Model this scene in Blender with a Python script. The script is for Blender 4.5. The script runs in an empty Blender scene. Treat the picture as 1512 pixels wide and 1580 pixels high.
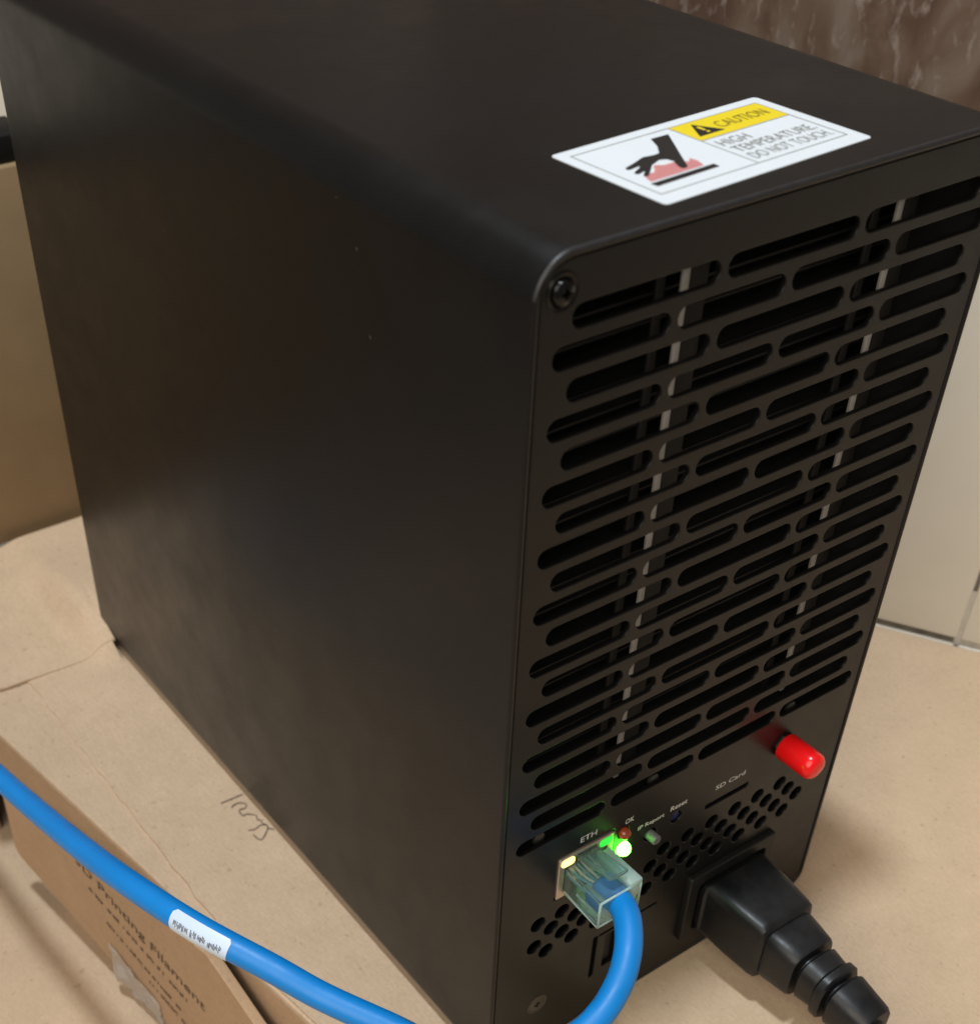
import bpy, bmesh, math, random
from mathutils import Vector, Matrix
random.seed(7)
S = 0.001                                   # everything below is written in millimetres
C = bpy.context.scene.collection
sc = bpy.context.scene

# ------------------------------------------------------------------ camera, world, lamps, exposure
CAM = Vector((-124.39, -147.09, 285.58))
RX = Vector((0.811908, -0.583703, 0.009822)); RY = Vector((-0.403202, -0.572847, -0.713635)); RZ = Vector((0.422177, 0.575446, -0.700449))
cd = bpy.data.cameras.new('camera'); cam = bpy.data.objects.new('camera', cd); C.objects.link(cam)
m = Matrix.Identity(4)
for i in range(3):
    m[i][0] = RX[i]; m[i][1] = -RY[i]; m[i][2] = -RZ[i]; m[i][3] = CAM[i] * S
cam.matrix_world = m
cd.sensor_fit = 'VERTICAL'; cd.sensor_height = 24.0; cd.lens = 2044.09 / 1580 * 24.0
cd.shift_x = (756 - 680.46) / 1580; cd.shift_y = (1232.43 - 790) / 1580
cd.clip_start = 0.01; cd.clip_end = 60
cd.dof.use_dof = True; cd.dof.focus_distance = 0.292; cd.dof.aperture_fstop = 17.0
sc.camera = cam
w = bpy.data.worlds.new('World'); sc.world = w; w.use_nodes = True
bg = w.node_tree.nodes['Background']; bg.inputs[0].default_value = (1.0, 0.90, 0.79, 1); bg.inputs[1].default_value = 0.18

def lamp(name, loc, target, power, size, col, shape='DISK', size_y=None):
    l = bpy.data.lights.new(name, 'AREA'); l.energy = power; l.color = col; l.shape = shape; l.size = size * S
    if size_y: l.size_y = size_y * S
    o = bpy.data.objects.new(name, l); C.objects.link(o)
    o.location = Vector(loc) * S
    o.rotation_euler = (Vector(target) - Vector(loc)).to_track_quat('-Z', 'Y').to_euler()
    return o
lamp('ceiling_lamp', (-150, 85, 1900), (60, 60, 100), 22.5, 150, (0.84, 0.93, 1.0))
lamp('room_fill', (-1150, -760, 1150), (120, 60, 40), 24.0, 1700, (1.0, 0.91, 0.80))  # broad soft fill, added for the room's bounced light from front left
sc.view_settings.view_transform = 'Standard'; sc.view_settings.look = 'None'
sc.view_settings.exposure = 0.0; sc.view_settings.gamma = 1.0

# ------------------------------------------------------------------ materials
def mat(name, col, rough=0.5, metal=0.0, spec=0.5, noise=None, rnoise=None, bump=None, extra=None):
    """noise = (scale per metre, amount, detail); bump = (scale, strength, distance mm)"""
    ma = bpy.data.materials.new(name); ma.use_nodes = True
    nt = ma.node_tree; b = nt.nodes['Principled BSDF']
    b.inputs['Base Color'].default_value = (*col, 1); b.inputs['Roughness'].default_value = rough
    b.inputs['Metallic'].default_value = metal; b.inputs['Specular IOR Level'].default_value = spec
    tc = nt.nodes.new('ShaderNodeTexCoord')
    def nz(scale, detail=4, rough_=0.6):
        n = nt.nodes.new('ShaderNodeTexNoise'); n.inputs['Scale'].default_value = scale
        n.inputs['Detail'].default_value = detail; n.inputs['Roughness'].default_value = rough_
        nt.links.new(tc.outputs['Object'], n.inputs['Vector']); return n
    last = None
    for (scale, amt, det) in (noise or []):
        n = nz(scale, det)
        mr = nt.nodes.new('ShaderNodeMapRange'); mr.inputs[1].default_value = 0.3; mr.inputs[2].default_value = 0.7
        mr.inputs[3].default_value = 1 - amt; mr.inputs[4].default_value = 1 + amt
        nt.links.new(n.outputs['Fac'], mr.inputs[0])
        mx = nt.nodes.new('ShaderNodeMix'); mx.data_type = 'RGBA'; mx.blend_type = 'MULTIPLY'; mx.inputs[0].default_value = 1
        if last is None: mx.inputs[6].default_value = (*col, 1)
        else: nt.links.new(last, mx.inputs[6])
        nt.links.new(mr.outputs[0], mx.inputs[7]); last = mx.outputs[2]
    if last: nt.links.new(last, b.inputs['Base Color'])
    if rnoise:
        n = nz(rnoise[0]); mr = nt.nodes.new('ShaderNodeMapRange'); mr.inputs[1].default_value = .3; mr.inputs[2].default_value = .7
        mr.inputs[3].default_value = rough - rnoise[1]; mr.inputs[4].default_value = rough + rnoise[1]
        nt.links.new(n.outputs['Fac'], mr.inputs[0]); nt.links.new(mr.outputs[0], b.inputs['Roughness'])
    if bump:
        n = nz(bump[0], 6); bp = nt.nodes.new('ShaderNodeBump'); bp.inputs['Strength'].default_value = bump[1]
        bp.inputs['Distance'].default_value = bump[2] * S
        nt.links.new(n.outputs['Fac'], bp.inputs['Height']); nt.links.new(bp.outputs[0], b.inputs['Normal'])
    if extra: extra(nt, b, tc, last)
    return ma

def emis(name, col, strength, base=(0.05, 0.05, 0.05)):
    ma = mat(name, base, 0.3); b = ma.node_tree.nodes['Principled BSDF']
    b.inputs['Emission Color'].default_value = (*col, 1); b.inputs['Emission Strength'].default_value = strength
    return ma

def dust(nt, b, tc, last):
    """sparse pale lint specks lying on the black finish"""
    v = nt.nodes.new('ShaderNodeTexVoronoi'); v.inputs['Scale'].default_value = 120
    mp = nt.nodes.new('ShaderNodeMapping'); mp.inputs['Scale'].default_value = (1.0, 1.0, 1.0)
    nn = nt.nodes.new('ShaderNodeTexNoise'); nn.inputs['Scale'].default_value = 900
    ad = nt.nodes.new('ShaderNodeVectorMath'); ad.operation = 'MULTIPLY_ADD'; ad.inputs[1].default_value = (.0016, .0016, .0016)
    nt.links.new(tc.outputs['Object'], nn.inputs['Vector']); nt.links.new(nn.outputs['Color'], ad.inputs[0]); nt.links.new(tc.outputs['Object'], ad.inputs[2])
    nt.links.new(ad.outputs[0], v.inputs['Vector'])
    lt = nt.nodes.new('ShaderNodeMath'); lt.operation = 'LESS_THAN'; lt.inputs[1].default_value = 0.04
    nt.links.new(v.outputs['Distance'], lt.inputs[0])
    sp = nt.nodes.new('ShaderNodeSeparateColor'); nt.links.new(v.outputs['Color'], sp.inputs[0])
    gt = nt.nodes.new('ShaderNodeMath'); gt.operation = 'GREATER_THAN'; gt.inputs[1].default_value = 0.82
    nt.links.new(sp.outputs[0], gt.inputs[0])
    mu = nt.nodes.new('ShaderNodeMath'); mu.operation = 'MULTIPLY'; nt.links.new(lt.outputs[0], mu.inputs[0]); nt.links.new(gt.outputs[0], mu.inputs[1])
    m2 = nt.nodes.new('ShaderNodeMath'); m2.operation = 'MULTIPLY'; m2.inputs[1].default_value = 0.12; nt.links.new(mu.outputs[0], m2.inputs[0])
    mx = nt.nodes.new('ShaderNodeMix'); mx.data_type = 'RGBA'; nt.links.new(m2.outputs[0], mx.inputs[0])
    if last: nt.links.new(last, mx.inputs[6])
    mx.inputs[7].default_value = (.35, .34, .33, 1); nt.links.new(mx.outputs[2], b.inputs['Base Color'])

def fibres(nt, b, tc, last):
    """paper fibres and the faint print-through of the flutes"""
    mp = nt.nodes.new('ShaderNodeMapping'); mp.inputs['Scale'].default_value = (1, .22, 1); mp.inputs['Rotation'].default_value = (0, 0, .5)
    nt.links.new(tc.outputs['Object'], mp.inputs['Vector'])
    n = nt.nodes.new('ShaderNodeTexNoise'); n.inputs['Scale'].default_value = 1500; n.inputs['Detail'].default_value = 3; nt.links.new(mp.outputs[0], n.inputs['Vector'])
    mr = nt.nodes.new('ShaderNodeMapRange'); mr.inputs[1].default_value = .35; mr.inputs[2].default_value = .65; mr.inputs[3].default_value = .955; mr.inputs[4].default_value = 1.035
    nt.links.new(n.outputs['Fac'], mr.inputs[0])
    mx = nt.nodes.new('ShaderNodeMix'); mx.data_type = 'RGBA'; mx.blend_type = 'MULTIPLY'; mx.inputs[0].default_value = 1
    nt.links.new(last, mx.inputs[6]); nt.links.new(mr.outputs[0], mx.inputs[7])
    # sparse darker flecks in the paper
    n3 = nt.nodes.new('ShaderNodeTexNoise'); n3.inputs['Scale'].default_value = 420; n3.inputs['Detail'].default_value = 2; nt.links.new(tc.outputs['Object'], n3.inputs['Vector'])
    m3 = nt.nodes.new('ShaderNodeMapRange'); m3.inputs[1].default_value = .66; m3.inputs[2].default_value = .74; m3.inputs[3].default_value = 1; m3.inputs[4].default_value = .80
    nt.links.new(n3.outputs['Fac'], m3.inputs[0])
    mx2 = nt.nodes.new('ShaderNodeMix'); mx2.data_type = 'RGBA'; mx2.blend_type = 'MULTIPLY'; mx2.inputs[0].default_value = 1
    nt.links.new(mx.outputs[2], mx2.inputs[6]); nt.links.new(m3.outputs[0], mx2.inputs[7]); nt.links.new(mx2.outputs[2], b.inputs['Base Color'])
    wv = nt.nodes.new('ShaderNodeTexWave'); wv.inputs['Scale'].default_value = 42; wv.inputs['Distortion'].default_value = 1.2; wv.inputs['Detail'].default_value = 2; wv.inputs['Detail Scale'].default_value = .4
    nt.links.new(tc.outputs['Object'], wv.inputs['Vector'])
    nd = nt.nodes.new('ShaderNodeTexNoise'); nd.inputs['Scale'].default_value = 26; nd.inputs['Detail'].default_value = 4; nt.links.new(tc.outputs['Object'], nd.inputs['Vector'])
    b1 = nt.nodes.new('ShaderNodeBump'); b1.inputs['Strength'].default_value = .06; b1.inputs['Distance'].default_value = .5 * S; nt.links.new(wv.outputs['Fac'], b1.inputs['Height'])
    b2 = nt.nodes.new('ShaderNodeBump'); b2.inputs['Strength'].default_value = .22; b2.inputs['Distance'].default_value = 3.0 * S; nt.links.new(nd.outputs['Fac'], b2.inputs['Height'])
    nt.links.new(b1.outputs[0], b2.inputs['Normal'])
    old = b.inputs['Normal'].links[0].from_node; nt.links.new(b2.outputs[0], old.inputs['Normal'])

def marble(nt, b, tc, last):
    mp = nt.nodes.new('ShaderNodeMapping'); mp.inputs['Scale'].default_value = (1, 1, 0.5); mp.inputs['Rotation'].default_value = (0.1, 0.12, 0.3)
    nt.links.new(tc.outputs['Object'], mp.inputs['Vector'])
    n = nt.nodes.new('ShaderNodeTexNoise'); n.inputs['Scale'].default_value = 75; n.inputs['Detail'].default_value = 6; n.inputs['Distortion'].default_value = .8
    nt.links.new(mp.outputs[0], n.inputs['Vector'])
    r = nt.nodes.new('ShaderNodeValToRGB'); e = r.color_ramp.elements
    e[0].position = .36; e[0].color = (.115, .074, .055, 1); e[1].position = .70; e[1].color = (.23, .19, .16, 1)
    x = r.color_ramp.elements.new(.5); x.color = (.16, .112, .086, 1)
    nt.links.new(n.outputs['Fac'], r.inputs[0])
    n2 = nt.nodes.new('ShaderNodeTexNoise'); n2.inputs['Scale'].default_value = 290; n2.inputs['Detail'].default_value = 5; n2.inputs['Distortion'].default_value = .2
    nt.links.new(mp.outputs[0], n2.inputs['Vector'])
    r2 = nt.nodes.new('ShaderNodeValToRGB'); e = r2.color_ramp.elements
    e[0].position = .56; e[0].color = (0, 0, 0, 1); e[1].position = .74; e[1].color = (.8, .8, .8, 1)
    nt.links.new(n2.outputs['Fac'], r2.inputs[0])
    mx = nt.nodes.new('ShaderNodeMix'); mx.data_type = 'RGBA'
    nt.links.new(r2.outputs[0], mx.inputs[0]); nt.links.new(r.outputs[0], mx.inputs[6]); mx.inputs[7].default_value = (.36, .32, .30, 1)
    nt.links.new(mx.outputs[2], b.inputs['Base Color'])

CARD = (0.525, 0.388, 0.264)
M = {}
M['shell'] = mat('black_anodised_shell', (.0036, .0036, .0037), .36, 0, .40, noise=[(30, .10, 3)], rnoise=(60, .05), bump=(2600, .05, .05), extra=dust)
M['panel'] = mat('black_panel_paint', (.0046, .0046, .0046), .38, 0, .32, noise=[(50, .08, 3)], rnoise=(90, .04), bump=(3000, .05, .05), extra=dust)
M['inside'] = mat('dark_inside', (.006, .006, .006), .7)
M['plate'] = mat('dark_bracket_plate', (.012, .011, .010), .6)
M['lip'] = mat('bare_bracket_edge', (.46, .44, .41), .5, noise=[(300, .15, 3)])
M['screw'] = mat('black_screw', (.03, .03, .03), .18, .9, noise=[(700, .2, 3)])
M['screwgrey'] = mat('grey_screw', (.10, .095, .085), .35, .8)
M['card'] = mat('kraft_cardboard', CARD, .82, 0, .25, noise=[(9, .05, 4), (70, .04, 4), (900, .05, 3)], bump=(500, .18, .25), extra=fibres)
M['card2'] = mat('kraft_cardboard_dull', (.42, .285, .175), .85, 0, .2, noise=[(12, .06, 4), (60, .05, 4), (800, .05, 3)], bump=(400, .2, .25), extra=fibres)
M['cardcut'] = mat('cardboard_cut_edge', (.50, .37, .24), .9, noise=[(400, .12, 4)], bump=(900, .4, .4))
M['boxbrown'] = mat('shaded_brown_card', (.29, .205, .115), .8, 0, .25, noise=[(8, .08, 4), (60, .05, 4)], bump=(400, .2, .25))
M['ink'] = mat('brown_box_ink', (.085, .050, .030), .8, noise=[(700, .25, 4)])
M['pen'] = mat('pen_ink', (.21, .16, .12), .8, noise=[(900, .35, 4)])
M['tile'] = mat('white_glazed_tile', (.70, .665, .58), .28, 0, .5, noise=[(8, .03, 3), (40, .02, 3)], bump=(30, .05, .5))
M['grout'] = mat('pale_grout', (.50, .47, .41), .9, noise=[(300, .15, 4)])
M['grime'] = mat('dark_grout', (.17, .15, .12), .9, noise=[(200, .3, 4)])
M['marble'] = mat('brown_marble', (.1, .07, .05), .3, 0, .5, extra=marble)
M['floor'] = mat('grey_floor', (.25, .22, .19), .6, noise=[(5, .1, 4)])
M['black'] = mat('black_plastic', (.007, .007, .007), .5, 0, .35)
M['rubber'] = mat('black_rubber', (.0062, .0066, .0076), .42, 0, .45, noise=[(250, .15, 3)], rnoise=(200, .10), bump=(1500, .22, .12))
M['red'] = mat('red_vinyl', (.88, .008, .010), .22, 0, .5)
M['blue'] = mat('blue_cable_jacket', (.0013, .215, .63), .46, 0, .5, noise=[(40, .06, 3)], rnoise=(150, .08), bump=(160, .25, .35))
M['tag'] = mat('white_cable_tag', (.62, .74, .90), .45, noise=[(60, .03, 3)])
M['tagink'] = mat('grey_tag_ink', (.10, .11, .13), .7)
M['white'] = mat('white_sticker', (.76, .82, .87), .38, noise=[(25, .02, 3)])
M['yellow'] = mat('yellow_print', (.84, .66, .015), .4)
M['blackprint'] = mat('black_print', (.012, .012, .012), .45)
M['greyprint'] = mat('grey_print', (.30, .30, .285), .5)
M['darkyellow'] = mat('olive_print', (.20, .16, .02), .5)
M['pink'] = mat('red_hatch_print', (.85, .30, .29), .5)
M['silk'] = mat('white_silkscreen', (.58, .58, .56), .6)
M['metal'] = mat('jack_metal', (.62, .53, .44), .38, .85, noise=[(200, .1, 3)])
M['hole'] = mat('black_recess', (.004, .004, .004), .6)
M['copper'] = mat('gold_contact', (.75, .52, .2), .3, 1)
M['wire'] = mat('teal_wire', (.10, .34, .42), .4)
M['wire2'] = mat('grey_wire', (.62, .62, .58), .4)
M['brass'] = mat('dark_brass', (.05, .03, .025), .4, .6)
M['blueplastic'] = mat('dark_blue_plastic', (.006, .008, .09), .4)
M['ledred'] = mat('unlit_red_led', (.28, .05, .015), .15, 0, .6)
M['ledgreen'] = emis('lit_green_led', (.075, 1.0, .035), 26.0, (.1, .3, .1))
M['led_y'] = emis('lit_yellow_led', (1.0, .70, .20), 3.0, (.3, .25, .05))
M['led_g'] = emis('lit_small_green_led', (.02, .80, .05), 1.0, (.02, .2, .03))
def clear(name, col, rough, trans):
    ma = mat(name, col, rough, 0, .5, bump=(500, .25, .3)); b = ma.node_tree.nodes['Principled BSDF']
    b.inputs['Transmission Weight'].default_value = trans; b.inputs['IOR'].default_value = 1.45
    return ma
M['clear'] = clear('clear_plug_plastic', (.68, .92, .87), .05, .92)
M['milky'] = clear('milky_plug_plastic', (.72, .94, .88), .42, .60)
M['tape'] = clear('clear_tape', (.9, .88, .85), .22, .75)

# ------------------------------------------------------------------ helpers
def link(name, me, mt, parent=None, smooth=False):
    o = bpy.data.objects.new(name, me); C.objects.link(o)
    if mt is not None:
        me.materials.clear(); me.materials.append(mt)
    if smooth:
        for p in me.polygons: p.use_smooth = True
    if parent: o.parent = parent
    return o
def empty(name, label, cat, group=None):
    o = bpy.data.objects.new(name, None); C.objects.link(o); o.empty_display_size = .01
    o['label'] = label; o['category'] = cat
    if group: o['group'] = group
    return o
def bm_obj(name, bm, mt, parent=None, smooth=False, angle=None):
    bmesh.ops.recalc_face_normals(bm, faces=bm.faces)
    me = bpy.data.meshes.new(name); bm.to_mesh(me); bm.free()
    for v in me.vertices: v.co *= S
    o = link(name, me, mt, parent, smooth)
    if angle is not None:
        for p in me.polygons: p.use_smooth = True
        me.set_sharp_from_angle(angle=math.radians(angle))
    return o
def add_box(bm, lo, hi, bev=0, seg=2):
    lo, hi = Vector(lo), Vector(hi)
    r = bmesh.ops.create_cube(bm, size=1)
    vs = r['verts']
    for v in vs:
        v.co = Vector([(lo[i] + hi[i]) / 2 + v.co[i] * (hi[i] - lo[i]) for i in range(3)])
    if bev:
        es = list({e for v in vs for e in v.link_edges})
        bmesh.ops.bevel(bm, geom=es, offset=bev, segments=seg, profile=.5, affect='EDGES')
def box(name, lo, hi, mt, parent=None, bev=0, seg=2):
    bm = bmesh.new(); add_box(bm, lo, hi, bev, seg)
    return bm_obj(name, bm, mt, parent, angle=50 if bev else None)

DG = None
def curve_mesh(splines, t=0.0, bev=0.0, bres=2):
    """filled 2-D outline (first loop outer, others holes) -> mesh in mm, thickness t centred on z=0"""
    cu = bpy.data.curves.new('tmp', 'CURVE'); cu.dimensions = '2D'; cu.fill_mode = 'BOTH'
    cu.extrude = max(t / 2 - bev, 0); cu.bevel_depth = bev; cu.bevel_resolution = bres; cu.offset = -bev
    for pts in splines:
        sp = cu.splines.new('POLY'); sp.points.add(len(pts) - 1); sp.use_cyclic_u = True
        for p, q in zip(sp.points, pts): p.co = (q[0], q[1], 0, 1)
    o = bpy.data.objects.new('tmp', cu); C.objects.link(o)
    dg = bpy.context.evaluated_depsgraph_get(); dg.update()
    me = bpy.data.meshes.new_from_object(o.evaluated_get(dg))
    bpy.data.objects.remove(o); bpy.data.curves.remove(cu)
    return me
def frame(origin, ax, ay):
    ax = Vector(ax).normalized(); ay = Vector(ay); ay = (ay - ax * ay.dot(ax)).normalized(); az = ax.cross(ay)
    m = Matrix.Identity(4)
    for i in range(3): m[i][0] = ax[i]; m[i][1] = ay[i]; m[i][2] = az[i]; m[i][3] = origin[i]
    return m
FRONT = frame((0, 0, 0), (1, 0, 0), (0, 0, 1))            # x right, y up, z towards -Y (out of the rear panel)
def plate(name, splines, t, mt, parent, M4, bev=0.0, angle=40):
    me = curve_mesh(splines, t, bev)
    me.transform(Matrix.Scale(S, 4) @ M4)
    o = link(name, me, mt, parent)
    if angle:
        for p in me.polygons: p.use_smooth = True
        me.set_sharp_from_angle(angle=math.radians(angle))
    return o
def stadium(x0, x1, z0, z1, n=8):
    r = (z1 - z0) / 2; cz = (z0 + z1) / 2; pts = []
    for i in range(n + 1):
        a = -math.pi / 2 + math.pi * i / n; pts.append((x1 - r + r * math.cos(a), cz + r * math.sin(a)))
    for i in range(n + 1):
        a = math.pi / 2 + math.pi * i / n; pts.append((x0 + r + r * math.cos(a), cz + r * math.sin(a)))
    return pts
def circ(x, z, r, n=16): return [(x + r * math.cos(2 * math.pi * i / n), z + r * math.sin(2 * math.pi * i / n)) for i in range(n)]
def rrect(x0, x1, z0, z1, r, n=6):
    if not isinstance(r, (tuple, list)): r = (r,) * 4                 # bl, br, tr, tl
    pts = []
    for (cx, cz, a0, rr) in ((x0 + r[0], z0 + r[0], math.pi, r[0]), (x1 - r[1], z0 + r[1], 1.5 * math.pi, r[1]), (x1 - r[2], z1 - r[2], 0, r[2]), (x0 + r[3], z1 - r[3], .5 * math.pi, r[3])):
        for i in range(n + 1):
            a = a0 + .5 * math.pi * i / n; pts.append((cx + rr * math.cos(a), cz + rr * math.sin(a)))
    return pts
def lathe(bm, prof, origin, axis, n=28, cap=True):
    """prof = [(distance along axis, radius)]"""
    axis = Vector(axis).normalized(); u = axis.orthogonal().normalized(); v = axis.cross(u); origin = Vector(origin)
    rings = []
    for (d, r) in prof:
        rings.append([bm.verts.new(origin + axis * d + (u * math.cos(2 * math.pi * i / n) + v * math.sin(2 * math.pi * i / n)) * r) for i in range(n)])
    for a, b in zip(rings, rings[1:]):
        for i in range(n): bm.faces.new((a[i], a[(i + 1) % n], b[(i + 1) % n], b[i]))
    if cap:
        bm.faces.new(rings[0]); bm.faces.new(rings[-1])
def catmull(pts, n):
    pts = [Vector(p) for p in pts]; P = [pts[0] * 2 - pts[1]] + pts + [pts[-1] * 2 - pts[-2]]; out = []
    for i in range(1, len(P) - 2):
        for k in range(n):
            t = k / n; a, b, c, d = P[i - 1], P[i], P[i + 1], P[i + 2]
            out.append(.5 * ((2 * b) + (c - a) * t + (2 * a - 5 * b + 4 * c - d) * t * t + (3 * b - a - 3 * c + d) * t ** 3))
    out.append(pts[-1]); return out
def sweep(bm, path, r, n=20, arc=(0, 2 * math.pi), up0=Vector((0, 0, 1)), ends=True):
    up = up0.copy(); rings = []
    for i, p in enumerate(path):
        t = (path[min(i + 1, len(path) - 1)] - path[max(i - 1, 0)]).normalized()
        up = (up - t * up.dot(t)).normalized(); side = t.cross(up)
        rr = r(i) if callable(r) else r
        full = abs(arc[1] - arc[0] - 2 * math.pi) < 1e-6; k = n if full else n + 1
        rings.append([bm.verts.new(p + (up * math.cos(arc[0] + (arc[1] - arc[0]) * j / n) + side * math.sin(arc[0] + (arc[1] - arc[0]) * j / n)) * rr) for j in range(k)])
    for a, b in zip(rings, rings[1:]):
        k = len(a)
        for j in range(k if full else k - 1): bm.faces.new((a[j], a[(j + 1) % k], b[(j + 1) % k], b[j]))
    if full and ends: bm.faces.new(rings[0]); bm.faces.new(rings[-1])
    return rings
def text(name, s, w, h, M4, mt, parent, t=0.06, bold=0.0):
    """lettering fitted to a w x h box whose lower left corner is the frame's origin"""
    cu = bpy.data.curves.new('tmp', 'FONT'); cu.body = s; cu.size = 10; cu.extrude = 0; cu.offset = bold; cu.resolution_u = 3
    o = bpy.data.objects.new('tmp', cu); C.objects.link(o)
    dg = bpy.context.evaluated_depsgraph_get(); dg.update()
    me = bpy.data.meshes.new_from_object(o.evaluated_get(dg)); bpy.data.objects.remove(o); bpy.data.curves.remove(cu)
    xs = [v.co.x for v in me.vertices]; ys = [v.co.y for v in me.vertices]
    for v in me.vertices:
        v.co = Vector(((v.co.x - min(xs)) / (max(xs) - min(xs)) * w, (v.co.y - min(ys)) / (max(ys) - min(ys)) * h, t))
    me.transform(Matrix.Scale(S, 4) @ M4)
    return link(name, me, mt, parent)
def strokes(bm, lines, M4, width, z=0.05):
    """flat pen strokes: each line is a polyline in the frame's plane"""
    for ln in lines:
        pts = [Vector((p[0], p[1], 0)) for p in ln]
        if len(pts) > 2: pts = catmull(pts, 5)
        prev = None
        for i, p in enumerate(pts):
            t = (pts[min(i + 1, len(pts) - 1)] - pts[max(i - 1, 0)]).normalized(); nrm = Vector((-t.y, t.x, 0))
            wd = width * (0.75 + 0.5 * random.random()) / 2
            a = bm.verts.new(M4 @ (p + nrm * wd + Vector((0, 0, z)))); b = bm.verts.new(M4 @ (p - nrm * wd + Vector((0, 0, z))))
            if prev: bm.faces.new((prev[0], prev[1], b, a))
            prev = (a, b)

# ------------------------------------------------------------------ setting: floor, tiled wall
bm = bmesh.new(); add_box(bm, (-2500, -2500, -420), (2500, 2500, -400))
fl = bm_obj('floor', bm, M['floor']); fl['kind'] = 'structure'

A = Vector((226.6, 71.5, 0)); U = Vector((.5005, -.8657, 0)).normalized(); N = Vector((-.8657, -.5005, 0)).normalized()
WALL = frame(A, U, (0, 0, 1))                              # x along the wall, y up, z out into the room
if WALL.to_3x3().col[2].dot(N) < 0: WALL = frame(A, U, (0, 0, 1))
def wbox(name, s0, s1, z0, z1, d0, d1, mt, parent, bev=0):
    bm = bmesh.new(); add_box(bm, (s0, z0, d0), (s1, z1, d1), bev, 3)
    for v in bm.verts: v.co = WALL @ v.co
    return bm_obj(name, bm, mt, parent, angle=50 if bev else None)
wall = empty('tiled_wall', 'wall of large white tiles with brown marble tiles above, behind the black machine', 'wall')
sgn = 1 if (WALL.to_3x3() @ Vector((0, 0, 1))).dot(N) > 0 else -1
wbox('wall_backing', -1380, 700, -400, 1350, *sorted((-60 * sgn, -4.2 * sgn)), M['grout'], wall)
G = 29.0
for k in range(-7, 4):
    s0 = G + 200 * k + .7; s1 = G + 200 * (k + 1) - .7
    wbox('white_tile', s0, s1, 2.2, 149, *sorted((-4 * sgn, 0)), M['tile'], wall, .5)
    wbox('white_tile', s0, s1, -148, -0.6, *sorted((-4 * sgn, 0)), M['tile'], wall, .5)
    wbox('marble_tile', s0, s1, 151, 349, *sorted((-4 * sgn, 0.0)), M['marble'], wall, .8)
    for row in range(5):
        wbox('marble_tile', s0, s1, 351 + 200 * row, 549 + 200 * row, *sorted((-4 * sgn, 0.0)), M['marble'], wall, .8)
wbox('grout_joint', G - .69, G + .69, 22, 149, *sorted((-3.5 * sgn, -.7 * sgn)), M['grime'], wall)
wbox('grout_joint', G - .69, G + .69, -1, 21.9, *sorted((-3.5 * sgn, -.5 * sgn)), M['grout'], wall)
wbox('grout_joint', -60, G - 1.5, -.5, 2.0, *sorted((-3.5 * sgn, -1.2 * sgn)), M['grime'], wall)
wbox('grout_joint', G - 1.4, 260, -.5, 2.19, *sorted((-3.5 * sgn, -.45 * sgn)), M['grout'], wall)

# ------------------------------------------------------------------ cardboard: lower sheet, the box under the machine, the box behind
low = bmesh.new()
add_box(low, (-420, -320, -78), (160, 280, -72), 1)
lo = bm_obj('cardboard_sheet', low, M['card'], angle=50)
lo['label'] = 'flat tan cardboard sheet lying lowest, below the printed flap and blue cable'; lo['category'] = 'cardboard sheet'

cb = empty('cardboard_box', 'tan cardboard box under the black machine, its hanging flap printed 3D Printing Filament', 'box')
E0 = Vector((-50.8, 194.3, 0)); ED = Vector((22, -156, 0)).normalized(); EN = Vector((-156, -22, 0)).normalized()
def edge_x(y): return E0.x + (y - E0.y) * ED.x / ED.y
def wall_x(y): return (A + U * ((y - A.y) / U.y)).x
ys = (-330, 296)
top = [(edge_x(-330), -330), (wall_x(-330) - 1.2, -330), (wall_x(296) - 1.2, 296), (edge_x(296), 296)]
TOP = frame((0, 0, 0), (1, 0, 0), (0, 1, 0))
def at_z(z): return Matrix.Translation((0, 0, z)) @ TOP
plate('box_top', [top], 3.0, M['card'], cb, at_z(-2.5), .5)
# side wall towards the cable, with a notch that opens into the dark box
SIDE = frame(E0 - Vector((0, 0, 1.4)) - EN * 1.5, ED, (0, 0, 1))
sd = [(-102, -2.7), (-102, -70), (-34, -70), (-34, -22), (-30, -19), (14, -19), (18, -22), (18, -70), (528, -70), (528, -2.7)]
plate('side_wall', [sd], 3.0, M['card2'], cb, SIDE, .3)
bm = bmesh.new()
def wallslab(bm, p, q, z0, z1, th):
    p = Vector((*p, 0)); q = Vector((*q, 0)); n = Vector((-(q - p).y, (q - p).x, 0)).normalized() * th
    vs = [bm.verts.new(Vector((v.x, v.y, z))) for z in (z0, z1) for v in (p, q, q + n, p + n)]
    for f in ((0, 1, 2, 3), (7, 6, 5, 4), (0, 4, 5, 1), (1, 5, 6, 2), (2, 6, 7, 3), (3, 7, 4, 0)): bm.faces.new([vs[i] for i in f])
wallslab(bm, (top[0][0] + 4, -327), (top[1][0] - 1, -327), -71.5, -4.1, 3)
wallslab(bm, (top[1][0] - 1, -327), (top[2][0] - 1, 293), -71.5, -4.1, 3)
wallslab(bm, (top[2][0] - 1, 293), (top[3][0] + 4, 293), -71.5, -4.1, 3)
wallslab(bm, (edge_x(293) + 16, 293), (edge_x(-327) + 16, -327), -71.5, -4.1, 2)
bm_obj('inner_walls', bm, M['inside'], cb)
box('lid_flap', (-150, -100, -60), (-149, -99, -59), M['card'], cb) if False else None

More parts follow.
